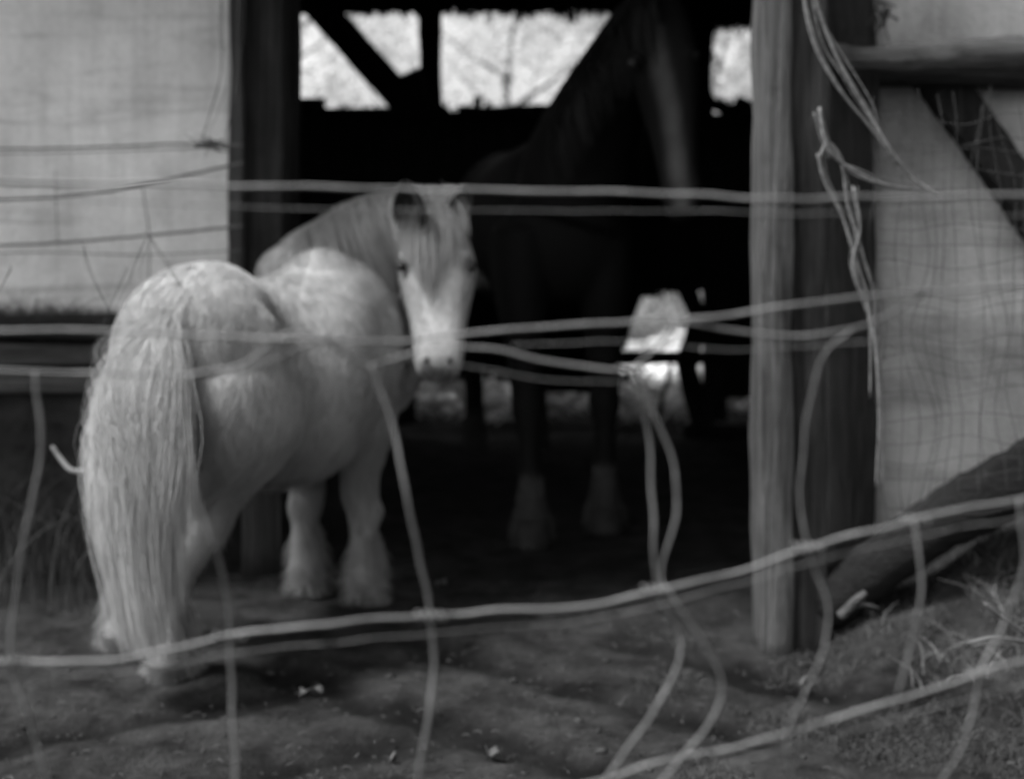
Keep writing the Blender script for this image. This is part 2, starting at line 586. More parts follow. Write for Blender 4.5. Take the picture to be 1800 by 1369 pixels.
# door reveal between the angled right side and the front
bm = bmesh.new(); box(bm, 0.97, 1.04, 4.17, 5.1, -0.05, TOP); obj('side_wall', bm, BLACKWOOD, barn)
bm = bmesh.new(); box(bm, -2.6, -2.5, 4.8, 7.28, -0.05, TOP); obj('side_wall', bm, BLACKWOOD, barn)
bm = bmesh.new(); box(bm, 2.5, 2.6, 4.31, 7.28, -0.05, TOP); obj('side_wall', bm, BLACKWOOD, barn)
# back wall of planks with gaps where light comes in
YB = 7.30
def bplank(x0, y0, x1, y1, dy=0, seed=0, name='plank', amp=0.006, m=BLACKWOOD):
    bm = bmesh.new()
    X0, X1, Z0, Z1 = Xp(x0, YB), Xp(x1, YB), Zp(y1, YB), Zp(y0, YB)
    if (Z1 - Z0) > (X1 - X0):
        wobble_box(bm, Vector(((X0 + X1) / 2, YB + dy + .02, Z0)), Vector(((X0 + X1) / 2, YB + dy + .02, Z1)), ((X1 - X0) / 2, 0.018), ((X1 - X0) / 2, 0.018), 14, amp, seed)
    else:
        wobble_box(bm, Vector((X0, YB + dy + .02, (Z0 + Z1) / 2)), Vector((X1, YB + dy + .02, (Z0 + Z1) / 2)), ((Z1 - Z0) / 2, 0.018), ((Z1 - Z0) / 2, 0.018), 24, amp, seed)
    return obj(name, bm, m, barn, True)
# boarding: vertical planks, tops at the ledge, a hole by the horse, ragged feet
x = 380
k = 0
while x < 1440:
    wdt = random.uniform(34, 46)
    top = 172 if x < 545 else 198 + random.uniform(-3, 4)
    if 840 > x + wdt > 838: pass
    segs = [(top, 662 + random.uniform(-8, 10))]
    if x < 690: segs = [(top, 745)]
    if 940 < x < 1085: segs = [(top, 690)]
    if x + wdt > 1112 and x < 1196:
        segs = [(top, 512 + (10 if x < 1130 else 0)), (618, 640)]
    elif x >= 1196 and x < 1245: segs = [(top, 740)]
    elif x >= 1245: segs = [(186 if x < 1370 else 0, 700), ] if x < 1325 else [(190, 745)]
    for a, b in segs:
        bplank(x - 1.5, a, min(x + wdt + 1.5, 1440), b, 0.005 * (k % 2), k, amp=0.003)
    x += wdt
    k += 1
bplank(300, 200, 470, 745, 0.01, 90, 'plank')
bplank(300, -20, 518, 240, 0.0, 91, 'post', 0.004)
bplank(738, -20, 776, 220, -0.06, 92, 'post', 0.004)
bplank(1110, 20, 1252, 220, -0.03, 93, 'post', 0.004)
bplank(1352, -20, 1800, 760, 0.01, 94, 'plank', 0.004)
bplank(300, -90, 1800, 20, -0.02, 95, 'top_beam', 0.012)
bplank(1110, 0, 1800, 46, -0.05, 97, 'top_beam', 0.008)
bplank(300, 745, 700, 775, -0.03, 96, 'bottom_board', 0.008)
bplank(1200, 745, 1800, 775, -0.03, 98, 'bottom_board', 0.008)
bplank(833, 170, 846, 215, -0.02, 99, 'stub', 0.002)
bplank(805, 186, 1000, 206, -0.02, 100, 'ledge', 0.006)
bplank(540, 190, 740, 206, -0.02, 101, 'ledge', 0.003)
bm = bmesh.new()
wobble_box(bm, P(545, -5, 7.22), P(735, 205, 7.22), (0.075, 0.05), (0.075, 0.05), 14, 0.006, 40, up=Vector((0, 1, 0)))
obj('brace', bm, BLACKWOOD, barn, True)
bm = bmesh.new()
wobble_box(bm, P(715, 130, 7.2), P(745, 200, 7.2), (0.06, 0.04), (0.05, 0.04), 8, 0.012, 41, up=Vector((0, 1, 0)))
obj('brace', bm, BLACKWOOD, barn, True)
bm = bmesh.new()
wobble_box(bm, P(1180, 640, 7.25), P(1150, 760, 7.25), (0.012, 0.01), (0.012, 0.01), 8, 0.004, 41, up=Vector((0, 1, 0)))
obj('stub', bm, BLACKWOOD, barn, True)
for k, (a_, b_, w_) in enumerate([((1122, 500), (1092, 612), .03), ((1200, 490), (1228, 560), .05), ((1232, 545), (1206, 650), .05), ((1206, 640), (1236, 760), .05), ((1245, 180), (1300, 200), .03), ((1290, 188), (1360, 215), .05), ((1100, 300), (1130, 520), .03)]):
    bm = bmesh.new()
    wobble_box(bm, P(*a_, YB - .03), P(*b_, YB - .03), (w_, .012), (w_, .012), 10, .008, 60 + k, up=Vector((0, 1, 0)))
    obj('loose_slat', bm, BLACKWOOD, barn, True)
# ragged splinters and straw ends along the openings
fr = []
def fringe(x0, y0, x1, y1, n, up, Y=7.24):
    for _ in range(n):
        t = random.random()
        c = P(x0 + (x1 - x0) * t, y0 + (y1 - y0) * t, Y)
        h = random.uniform(.01, .05) * (1.4 if noise.noise(Vector((t * 14, y0, 0))) > .1 else .6)
        d = Vector((random.gauss(0, .35), random.gauss(0, .2), up)).normalized()
        w2 = random.uniform(.4, 1.2)
        fr.append([tuple(c - d * .02 + d * (h + .02) * u) for u in (0, .35, .7, 1)])
fringe(516, 22, 1110, 24, 420, -1)
fringe(545, 198, 740, 200, 150, 1)
fringe(776, 198, 1010, 200, 220, 1)
fringe(1252, 48, 1345, 50, 90, -1)
fringe(1252, 180, 1345, 184, 90, 1)
fringe(690, 662, 1110, 662, 260, -1)
fringe(1110, 512, 1200, 512, 70, -1)
fo = ribbons('splinters', np.array(fr), np.array([.02, .016, .010, .003]), BLACKWOOD, barn)
tag(fo, kind='stuff')
# roof
bm = bmesh.new()
hull_prism(bm, [Vector((-4.8, 3.85, 2.50)), Vector((-4.8, 6.0, 3.7)), Vector((-4.8, 7.55, 2.56)), Vector((-4.8, 7.55, 2.66)), Vector((-4.8, 6.0, 3.82)), Vector((-4.8, 3.80, 2.60))], 9.4, dirv=Vector((1, 0, 0)))
obj('roof', bm, ROOF, barn)
bm = bmesh.new(); box(bm, -4.5, 4.0, 4.15, 7.4, 2.552, 2.58); obj('loft_floor', bm, BLACKWOOD, barn)

# ------------------------------------------------------------------ horse bodies
def sec(c, u, v): return (Vector(c), Vector(u), Vector(v))

def surface_samples(me, n):
    nt = len(me.polygons)
    me.calc_loop_triangles()
    tri = np.empty(len(me.loop_triangles) * 3, 'i'); me.loop_triangles.foreach_get('vertices', tri); tri = tri.reshape(-1, 3)
    co = np.empty(len(me.vertices) * 3, 'f'); me.vertices.foreach_get('co', co); co = co.reshape(-1, 3)
    no = np.empty(len(me.vertices) * 3, 'f'); me.vertices.foreach_get('normal', no); no = no.reshape(-1, 3)
    A, B, Cc = co[tri[:, 0]], co[tri[:, 1]], co[tri[:, 2]]
    ar = np.linalg.norm(np.cross(B - A, Cc - A), axis=1)
    pick = rng.choice(len(tri), n, p=ar / ar.sum())
    r1 = np.sqrt(rng.random(n)); r2 = rng.random(n)
    wts = np.stack([1 - r1, r1 * (1 - r2), r1 * r2], axis=1)[..., None]
    p = (co[tri[pick]] * wts).sum(1)
    nn = (no[tri[pick]] * wts).sum(1)
    nn /= np.linalg.norm(nn, axis=1, keepdims=True) + 1e-9
    return p, nn

def vnoise(p, s, seed):
    return np.array([noise.noise(Vector((q[0] * s + seed, q[1] * s, q[2] * s))) for q in p])

def coat(name, me, n, flow, length, width, m, parent, lift=0.2, K=4, bare=None):
    p, nn = surface_samples(me, n)
    if bare is not None:
        keep = rng.random(n) > bare(p)
        p, nn = p[keep], nn[keep]
        n = len(p)
    fl = flow(p)
    fl = fl + rng.normal(size=fl.shape) * 0.18
    fl[:, 0] += vnoise(p, 9, 3) * 0.6
    fl = fl - nn * (fl * nn).sum(1, keepdims=True)
    fl /= np.linalg.norm(fl, axis=1, keepdims=True) + 1e-9
    L = length(p) * rng.uniform(0.6, 1.25, n)
    ts = np.linspace(0, 1, K)
    pts = np.empty((n, K, 3))
    for i, t in enumerate(ts):
        pts[:, i] = p + fl * (L * t)[:, None] + nn * ((L * lift * (t - 0.55 * t * t)))[:, None] + np.array([0, 0, -1.0]) * (L * 0.18 * t * t)[:, None]
    return ribbons(name, pts, np.linspace(1, 0.25, K) * width, m, parent)

UP = Vector((0, 0, 1))
DOCK = Vector((-0.865, 3.50, 0))
def heading(t): return math.radians(76 - 27 * (t + .25))
def spine(t):
    p = DOCK.copy()
    n = 24
    for i in range(n):
        h = heading(-.25 + (t + .25) * (i + .5) / n)
        p += Vector((math.cos(h), math.sin(h), 0)) * ((t + .25) / n)
    return p
def AXT(t): return Vector((math.cos(heading(t)), math.sin(heading(t)), 0))
def RTT(t): return Vector((math.sin(heading(t)), -math.cos(heading(t)), 0))
def W(t, r, z): return spine(t) + RTT(t) * r + UP * z
PEL = spine(0)
AX = AXT(0)
RT = RTT(0)

def build_pony():
    root = empty('pony', W(0.1, 0, 0))
    tag(root, 'shaggy cream white pony seen from behind, head turned back beside the dark doorway', 'pony')
    bm = bmesh.new()
    T = [(-0.25, .83, .07, .10), (-0.21, .81, .16, .18), (-0.10, .79, .215, .245), (0.04, .76, .180, .275), (0.13, .72, .180, .27), (0.25, .695, .285, .29),
         (0.36, .70, .290, .295), (0.50, .73, .24, .305), (0.62, .75, .20, .28), (0.73, .75, .155, .21), (0.81, .74, .09, .12)]
    loft(bm, [sec(W(t, 0, z), RTT(t) * a, UP * b) for t, z, a, b in T], 28, 4)
    # croup and withers
    ball(bm, W(-0.02, 0.0, 0.90), (0.17, 0.17, 0.135), 20)
    ball(bm, W(0.50, 0.0, 0.94), (0.13, 0.13, 0.12), 20)
    ball(bm, P(520, 482, 4.30), (0.12, 0.11, 0.10), 20)
    for s in (-1, 1):
        ball(bm, W(-.06, .105 * s, .76), (.135, .135, .20), 20)
        ball(bm, W(.60, .11 * s, .74), (.11, .11, .19), 20)
        # haunch, gaskin, hock, cannon
        leg = [(385, 868, 3.68), (358, 940, 3.64), (328, 985, 3.59), (310, 1035, 3.59), (302, 1095, 3.58), (300, 1128, 3.575), (296, 1165, 3.565)] if s > 0 else \
              [(262, 860, 3.84), (242, 935, 3.83), (228, 985, 3.81), (220, 1030, 3.81), (216, 1075, 3.81), (214, 1100, 3.805), (213, 1128, 3.80)]
        rad = [(.074, .095), (.052, .066), (.044, .055), (.037, .042), (.037, .042), (.046, .052), (.047, .052)]
        loft(bm, [sec(W(-0.04, .10 * s, .86), RT * .10, AX * .13), sec(W(-0.05, .135 * s, .72), RT * .12, AX * .19),
                  sec(W(-0.04, .145 * s, .58), RT * .11, AX * .165)] + [sec(P(*l), RT * a_, AX * b_) for l, (a_, b_) in zip(leg, rad)], 16, 4)
        # shoulder, forearm, knee, cannon
        f = 0.03 if s > 0 else -0.0
        RTf, AXf = RTT(.6), AXT(.6)
        o_ = -.025
        loft(bm, [sec(W(.58, .10 * s + o_, .86), RTf * .08, AXf * .12), sec(W(.61, .125 * s + o_, .70), RTf * .09, AXf * .13),
                  sec(W(.58, .125 * s + o_, .54), RTf * .08, AXf * .10), sec(W(.57, .115 * s + o_, .42), RTf * .058, AXf * .068),
                  sec(W(.58, .11 * s + o_, .33), RTf * .05, AXf * .056), sec(W(.57 + f, .108 * s + o_, .285), RTf * .052, AXf * .056),
                  sec(W(.565 + f, .106 * s + o_, .22), RTf * .038, AXf * .042), sec(W(.565 + f, .105 * s + o_, .14), RTf * .038, AXf * .044),
                  sec(W(.57 + f, .105 * s + o_, .095), RTf * .048, AXf * .055), sec(W(.59 + f, .105 * s + o_, .045), RTf * .046, AXf * .052)], 16, 4)
    # neck, turned to the right
    def nk(x, y, Y, a, b, dx, dy):
        d = Vector((dx, 0, -dy)).normalized()          # direction of neck in the picture plane
        p = Vector((-d.z, 0, d.x))
        if p.z < 0: p = -p
        return sec(P(x, y, Y), p * a, Vector((0, 1, 0)) * b)
    loft(bm, [nk(512, 560, 4.26, .17, .14, 1, -.5), nk(556, 508, 4.34, .185, .14, 1, -.6), nk(628, 458, 4.38, .168, .12, 1, -.62), nk(680, 425, 4.35, .14, .105, 1, -.5),
              nk(725, 405, 4.31, .115, .095, 1, -.4), nk(760, 400, 4.27, .08, .08, 1, -.3)], 24, 4)
    # breast filling below the neck
    ball(bm, W(0.68, 0.02, 0.72), (0.17, 0.16, 0.19), 20)
    ball(bm, P(625, 525, 4.38), (0.15, 0.12, 0.15), 20)
    # head
    HU = Vector((0.985, -0.17, 0.0))
    H = [(752, 352, 4.29, .06, .07), (754, 385, 4.27, .088, .098), (760, 425, 4.24, .104, .112), (767, 470, 4.21, .112, .115), (769, 515, 4.17, .100, .102),
         (770, 560, 4.13, .082, .082), (771, 600, 4.09, .072, .068), (771, 632, 4.06, .068, .062), (770, 655, 4.045, .056, .052), (770, 666, 4.04, .026, .03)]
    hv = Vector((0.15, -0.90, 0.36))
    loft(bm, [sec(P(x, y, Y), HU * a, hv * b) for x, y, Y, a, b in [(x, y, Y, a * 1.07, b * 1.03) for x, y, Y, a, b in H]], 24, 4)
    # cheeks, brow and nostril swellings
    for s in (-1, 1):
        ball(bm, P(767, 478, 4.21) + HU * .062 * s + Vector((0, .035, -.02)), (.055, .075, .09), 16)
        ball(bm, P(766, 452, 4.15) + HU * .083 * s, (.03, .035, .03), 14)
        ball(bm, P(770, 632, 4.03) + HU * .034 * s, (.026, .028, .032), 14)
    ball(bm, P(769, 662, 4.06), (.035, .04, .025), 14)
    me = fuse('body', bm, 0.0105, 10)
    n = len(me.vertices)
    co = np.empty(n * 3, 'f'); me.vertices.foreach_get('co', co); co = co.reshape(-1, 3)
    mz = P(770, 668, 4.0)
    d = np.linalg.norm((co - np.array(mz)) * np.array([1, .7, .75]), axis=1)
    mark = np.clip(1.6 - d / 0.055, 0, 1)
    for s in (-1, 1):
        e = P(766, 468, 4.14) + HU * .095 * s
        mark = np.maximum(mark, np.clip(1.4 - np.linalg.norm(co - np.array(e), axis=1) / 0.032, 0, 1))
    a = me.attributes.new('marking', 'FLOAT', 'POINT'); a.data.foreach_set('value', mark.astype('f'))
    body_world = me.copy()
    body_world.shade_smooth()
    new_mesh_obj('body', me, CREAM, root)
    # coat
    headc = np.array(P(768, 500, 4.18))
    def flow(p):
        q = p - np.array(PEL)
        t = q @ np.array(AX)
        f = np.zeros_like(p)
        f[:] = np.array([0, 0, -1.0])
        tors = (p[:, 2] > 0.45) & (t < 0.8)
        f[tors] += -np.array(AX) * 0.55
        hd = np.linalg.norm((p - headc) * np.array([1, 1, .55]), axis=1) < 0.2
        f[hd] = np.array([0, -.15, -1.0])
        nc = (p[:, 0] > -0.58) & (p[:, 2] > 0.85) & ~hd
        f[nc] = np.array([0.35, -.1, -1.0])
        return f
    def length(p):
        L = np.full(len(p), 0.030)
        hd = np.linalg.norm((p - headc) * np.array([1, 1, .55]), axis=1) < 0.2
        L[hd] = 0.014
        L[(p[:, 2] < 0.22)] = 0.04
        L[(p[:, 2] > .36) & (p[:, 2] < .55) & ~hd] = 0.05
        return L
    spots = [(np.array(P(768, 664, 4.0)), .085)] + [(np.array(P(766, 470, 4.13) + HU * .10 * s), .034) for s in (-1, 1)]
    def bare(p):
        v = np.zeros(len(p))
        for c, r in spots:
            v = np.maximum(v, np.clip(1.5 - np.linalg.norm(p - c, axis=1) / r, 0, 1))
        return v * .9
    coat('coat', body_world, 120000, flow, length, 0.0011, CREAM_H, root, bare=bare)
    bpy.data.meshes.remove(body_world)
    # hooves
    HP = [P(294, 1180, 3.55), P(213, 1135, 3.79), W(.64, .08, 0), W(.61, -.13, 0)]
    for c in HP:
        b = bmesh.new()
        c = Vector((c.x, c.y, 0))
        loft(b, [sec(c + UP * -.005 + AX * .012, RT * .055, AX * .062), sec(c + UP * .02 + AX * .006, RT * .052, AX * .058), sec(c + UP * .055 - AX * .008, RT * .045, AX * .047)], 18, 3)
        obj('hoof', b, HOOF, root, True)
    # feathering on the fetlocks
    strands = []
    FP = [(P(302, 1100, 3.58), .14), (P(215, 1080, 3.81), .14), (W(.60, .08, .16), .16), (W(.57, -.13, .16), .16)]
    for fp, z in FP:
        for _ in range(2200):
            a = random.uniform(0, 2 * math.pi)
            zz = z + random.uniform(-.09, .07)
            dirv = RT * math.cos(a) + AX * math.sin(a)
            c = Vector((fp.x, fp.y, zz)) + dirv * .036
            hind = fp.y < 3.9
            L = random.uniform(.04, .14) if hind else random.uniform(.03, .11)
            back = 1.0 + .5 * max(0, -math.sin(a))
            pts = []
            for k in range(5):
                u = k / 4
                q = c + dirv * (random.uniform(.008, .022) * back * u * (1 + 1.2 * u if L > .08 else 1)) + UP * (-L * u) + AX * (.02 * u if z else 0)
                q.z = max(q.z, 0.012 + .004 * random.random())
                pts.append(q)
            strands.append(pts)
    ribbons('feathering', np.array([[tuple(q) for q in s] for s in strands]), np.linspace(.0013, .0004, 5), CREAM_H, root)
    # tail
    N = 20000
    K = 12
    dock = W(-0.245, 0.015, 0.935)
    pts = np.zeros((N, K, 3))
    for i in range(N):
        rt = random.random()
        # roots spread down the dock
        dk = random.random() ** 1.3
        root_p = dock + AX * (-0.01 - .03 * dk) + UP * (-.26 * dk) + RT * max(-.045, min(.045, random.gauss(0, .018)))
        a = random.uniform(-1, 1)
        spread = (0.102 * a + random.gauss(0, .014))
        L_end = .11 + min(.5, random.expovariate(1 / .11)) + .05 * abs(a) + .08 * noise.noise(Vector((a * 6, 1, 1))) + .08 * a * a
        back = -0.06 - .05 * (1 - a * a) + random.gauss(0, .012)
        ph = random.uniform(0, 6.28); wa = random.uniform(.001, .004)
        lock = noise.noise(Vector((a * 5, dk * 3, 5))) * .045 + random.gauss(0, .012)
        for k in range(K):
            u = k / (K - 1)
            z = root_p.z * (1 - u) + L_end * u
            # widest at about 0.35 m, drawing in again at the tip
            wprof = math.sin(min(1, u * 2.3) * math.pi * .5) * (1.0 - .62 * max(0, u - .45) / .55)
            q = root_p + RT * (spread * wprof + lock * u - .045 * math.sin(min(1, u * 2) * 1.57) + .065 * u * u) + AX * (back * math.sin(min(1, u * 1.6) * math.pi / 2)) \
                + RT * (wa * math.sin(u * 9 + ph)) + AX * (wa * math.cos(u * 7 + ph))
            pts[i, k] = (q.x, q.y, z)
    ribbons('tail', pts, np.concatenate([np.full(K - 3, .0010), [.0008, .0006, .0003]]), TAILHAIR, root)
    # mane: falls from the crest over the near side of the neck
    crest = catmull([P(474, 468, 4.26), P(508, 432, 4.30), P(546, 398, 4.34), P(590, 364, 4.37), P(640, 343, 4.36), P(690, 332, 4.33), P(735, 334, 4.29)], 12)
    N = 13000
    K = 9
    pts = np.zeros((N, K, 3))
    for i in range(N):
        s = random.random()
        c = crest[int(s * (len(crest) - 1))].lerp(crest[min(len(crest) - 1, int(s * (len(crest) - 1)) + 1)], random.random())
        c = c + Vector((random.gauss(0, .006), random.gauss(0, .02), -0.012 + random.gauss(0, .006)))
        near = random.random() < 0.8
        L = random.uniform(.14, .30) * (0.30 + .70 * math.sin(math.pi * min(.62, .08 + s)))
        lock = noise.noise(Vector((s * 22, 2, 7))) * 1.6
        thick = (.125 if s > .35 else .07 + .157 * s) + random.gauss(0, .010)
        drift = 0.06 + .10 * s + .05 * lock + random.gauss(0, .015)
        for k in range(K):
            u = k / (K - 1)
            side = -1 if near else 1
            q = c + Vector((drift * u * (L / .25), side * thick * math.sin(min(1, u * 1.5) * math.pi / 2), .018 * math.sin(min(1., u * 3) * math.pi) - L * u))
            pts[i, k] = tuple(q)
    ribbons('mane', pts, np.concatenate([np.full(K - 3, .0011), [.0009, .0006, .0003]]), CREAM_H, root)
    # forelock
    N = 9000
    K = 9
    pts = np.zeros((N, K, 3))
    for i in range(N):
        a = max(-1.2, min(1.2, random.gauss(0, .6)))
        c = P(754, 340, 4.26) + Vector((a * .055, random.gauss(0, .018), random.gauss(0, .008)))
        L = random.uniform(.05, .30) * (1 - .45 * abs(a)) if random.random() < .9 else random.uniform(.02, .05)
        lk = noise.noise(Vector((a * 3, 1, 3))) * .02 + random.gauss(0, .006)
        for k in range(K):
            u = k / (K - 1)
            dz = .012 * math.sin(min(1, u * 3) * math.pi) - L * u
            # lie on the forehead: its front slopes towards the viewer going down
            fr = -(.094 + .012 * random.random()) * math.sin(min(1, u * 1.9) * math.pi / 2) - .40 * max(0, L * u - .03)
            q = c + Vector((a * .040 * math.sin(min(1, u * 1.4) * 1.57) + .012 * u + lk * u, fr, dz))
            pts[i, k] = tuple(q)
    ribbons('forelock', pts, np.concatenate([np.full(K - 3, .0011), [.0009, .0006, .0003]]), CREAM_H, root)
    # ears: near one turned out with its hollow showing
    def ear(tip, base, w_, face, inner):
        b = bmesh.new()
        ax = (tip - base)
        L = ax.length
        ax.normalize()
        side = ax.cross(face).normalized()
        fw = side.cross(ax).normalized()
        if fw.dot(face) < 0: fw = -fw
        rows = 9; cols = 13
        front, back = [], []
        for i in range(rows):
            t = i / (rows - 1)
            ww = w_ * (math.sin(math.pi * (0.28 + .72 * t)) ** .8 if t < 1 else 0.02) + .001
            rowf, rowb = [], []
            for j in range(cols):
                an = math.radians(-125 + 250 * j / (cols - 1))
                o_ = base + ax * (L * t) + side * (math.sin(an) * ww) - fw * (math.cos(an) * ww * .8 )
                rowf.append(b.verts.new(o_))
                rowb.append(b.verts.new(o_ + (side * math.sin(an) - fw * math.cos(an)) * .006))
            front.append(rowf); back.append(rowb)
        for i in range(rows - 1):
            for j in range(cols - 1):
                b.faces.new((front[i][j], front[i][j + 1], front[i + 1][j + 1], front[i + 1][j]))
                b.faces.new((back[i][j + 1], back[i][j], back[i + 1][j], back[i + 1][j + 1]))
            b.faces.new((front[i][0], front[i + 1][0], back[i + 1][0], back[i][0]))
            b.faces.new((front[i + 1][-1], front[i][-1], back[i][-1], back[i + 1][-1]))
        e = obj('ear', b, inner, root, True)
        return e
    ear(P(712, 318, 4.04), P(722, 396, 4.12), .044, Vector((-.25, -1, .1)), m_ear)
    ear(P(820, 326, 4.12), P(800, 378, 4.16), .032, Vector((.5, -1, .1)), m_ear)
    for s in (-1, 1):
        b = bmesh.new()
        ball(b, P(766, 468, 4.140) + HU * .103 * s, (.017, .019, .015), 16)
        obj('eye', b, EYE, root, True)
        b = bmesh.new()
        ball(b, P(770, 633, 4.005) + HU * .034 * s, (.009, .010, .010), 12)
        obj('nostril', b, EYE, root, True)

m_ear = m_noise('ear_skin', 0.03, 0.08, 20)
build_pony()

def build_horse():
    c0 = Vector((0.20, 5.25, 0))            # breast
    ax = Vector((0.16, -0.987, 0))          # faces the viewer
    rt = Vector((0.987, 0.16, 0))
    root = empty('horse', c0)
    tag(root, 'tall dark horse with a pale blaze and pale fetlocks standing inside the gloomy doorway', 'horse')
    def V(t, r, z): return c0 + ax * t + rt * r + UP * z
    bm = bmesh.new()
    loft(bm, [sec(V(.02, 0, 1.08), rt * .14, UP * .18), sec(V(-.12, 0, 1.08), rt * .23, UP * .30), sec(V(-.4, 0, 1.10), rt * .27, UP * .35),
              sec(V(-.75, 0, 1.06), rt * .31, UP * .34), sec(V(-1.05, 0, 1.10), rt * .28, UP * .31), sec(V(-1.3, 0, 1.13), rt * .27, UP * .30), sec(V(-1.5, 0, 1.12), rt * .15, UP * .2)], 24, 4)
    for s in (-1, 1):
        hx = P(935, 955, 4.99) if s < 0 else P(1063, 930, 5.21)
        hx.z = 0
        # foreleg from shoulder to hoof
        sh = V(-.08, .16 * s, 1.0)
        def Lp(f, z, da=0): return Vector((sh.x + (hx.x - sh.x) * f, sh.y + (hx.y - sh.y) * f - da, z))
        loft(bm, [sec(Lp(0, 1.1), rt * .11, ax * .15), sec(Lp(.1, .90), rt * .11, ax * .14), sec(Lp(.3, .70), rt * .075, ax * .09),
                  sec(Lp(.55, .52), rt * .058, ax * .062), sec(Lp(.65, .45), rt * .06, ax * .062), sec(Lp(.75, .36), rt * .042, ax * .048),
                  sec(Lp(.88, .22), rt * .042, ax * .05), sec(Lp(.94, .16), rt * .056, ax * .06), sec(Lp(1, .07), rt * .055, ax * .06)], 16, 4)
        loft(bm, [sec(V(-1.3, .13 * s, 1.15), rt * .12, ax * .2), sec(V(-1.3, .17 * s, .9), rt * .12, ax * .2), sec(V(-1.28, .17 * s, .7), rt * .08, ax * .12),
                  sec(V(-1.42, .16 * s, .52), rt * .055, ax * .08), sec(V(-1.42, .15 * s, .3), rt * .045, ax * .05), sec(V(-1.40, .15 * s, .14), rt * .055, ax * .06), sec(V(-1.36, .15 * s, .05), rt * .055, ax * .06)], 14, 4)
    ball(bm, V(-.05, .0, 1.05), (.24, .14, .24), 18)
    def nk(x, y, Y, a, b, dx, dy):
        d = Vector((dx, 0, -dy)).normalized()
        p = Vector((-d.z, 0, d.x))
        return sec(P(x, y, Y), p * a, Vector((0, 1, 0)) * b)
    loft(bm, [nk(1005, 390, 5.32, .22, .2, .3, -1), nk(1015, 300, 5.28, .21, .17, .35, -1), nk(1050, 200, 5.15, .17, .15, .42, -1), nk(1095, 110, 5.0, .135, .125, .5, -1),
              nk(1135, 40, 4.88, .115, .11, .5, -1), nk(1155, 8, 4.82, .08, .08, .6, -1)], 20, 4)
    hu = Vector((.97, -.22, 0.1)); hv = Vector((.2, -.88, .3))
    loft(bm, [sec(P(1148, -5, 4.82), hu * .07, hv * .07), sec(P(1155, 40, 4.80), hu * .098, hv * .115), sec(P(1166, 105, 4.75), hu * .108, hv * .14), sec(P(1176, 170, 4.70), hu * .095, hv * .13),
              sec(P(1185, 240, 4.64), hu * .075, hv * .095), sec(P(1193, 300, 4.58), hu * .062, hv * .075), sec(P(1199, 345, 4.54), hu * .065, hv * .068),
              sec(P(1202, 375, 4.52), hu * .052, hv * .052), sec(P(1203, 388, 4.51), hu * .03, hv * .03)], 22, 4)
    for s in (-1, 1):
        ball(bm, P(1166, 100, 4.66) + hu * .085 * s, (.032, .04, .032), 12)
        loft(bm, [sec(P(1152 + 28 * s, 10, 4.82), Vector((.035, 0, 0)), Vector((0, .02, 0))), sec(P(1152 + 32 * s, -25, 4.82), Vector((.032, 0, 0)), Vector((0, .015, 0))), sec(P(1152 + 33 * s, -62, 4.81), Vector((.006, 0, 0)), Vector((0, .006, 0)))], 10, 3)
    me = fuse('body', bm, 0.014, 5)
    n = len(me.vertices)
    co = np.empty(n * 3, 'f'); me.vertices.foreach_get('co', co); co = co.reshape(-1, 3)
    no = np.empty(n * 3, 'f'); me.vertices.foreach_get('normal', no); no = no.reshape(-1, 3)
    # blaze: irregular stripe running down the front of the face
    line = [P(1150, 60, 4.66), P(1162, 120, 4.62), P(1180, 200, 4.58), P(1192, 290, 4.50), P(1200, 350, 4.46)]
    mark = np.zeros(n)
    fine = catmull(line, 10)
    for q in fine:
        d = np.abs(co[:, 2] - q.z)
        sel = (d < .03) & (no[:, 1] < -.2) & (co[:, 1] < 4.85)
        dx = np.abs(co[:, 0] - q.x)
        mark[sel] = np.maximum(mark[sel], np.clip(1.3 - dx[sel] / .030, 0, 1) * (0.55 + .9 * noise.noise(Vector((3, 1, q.z * 14)))))
    mark = np.where(co[:, 2] < .26, np.maximum(mark, .3 * np.clip((.26 - co[:, 2]) / .05, 0, 1)), mark)
    a = me.attributes.new('marking', 'FLOAT', 'POINT'); a.data.foreach_set('value', mark.astype('f'))
    new_mesh_obj('body', me, BAY, root)
    strands = []
    for hx in (P(935, 955, 4.99), P(1063, 930, 5.21)):
        for _ in range(1500):
            a_ = random.uniform(0, 6.283)
            dv_ = Vector((math.cos(a_), math.sin(a_), 0))
            c = Vector((hx.x, hx.y + .01, random.uniform(.12, .24))) + dv_ * .042
            L = random.uniform(.06, .14)
            s_ = []
            for k in range(5):
                u = k / 4
                q = c + dv_ * (.05 * u * u * max(0, 1 - (c.z - .12) / .12)) - UP * (L * u)
                q.z = max(q.z, .014)
                s_.append(tuple(q))
            strands.append(s_)
        b = bmesh.new()
        c = Vector((hx.x, hx.y - .04, 0))
        loft(b, [sec(c, Vector((.072, 0, 0)), Vector((0, .078, 0))), sec(c + UP * .04, Vector((.066, 0, 0)), Vector((0, .07, 0))), sec(c + UP * .09 + Vector((0, .03, 0)), Vector((.058, 0, 0)), Vector((0, .058, 0)))], 18, 3)
        obj('hoof', b, HOOF_DK, root, True)
    ribbons('feathering', np.array(strands), np.linspace(.0015, .0005, 5), FEATHER, root)
    N = 2500; K = 7
    cr = catmull([P(985, 215, 5.25), P(1030, 130, 5.05), P(1080, 60, 4.95), P(1125, 5, 4.85), P(1150, -20, 4.78)], 10)
    pts = np.zeros((N, K, 3))
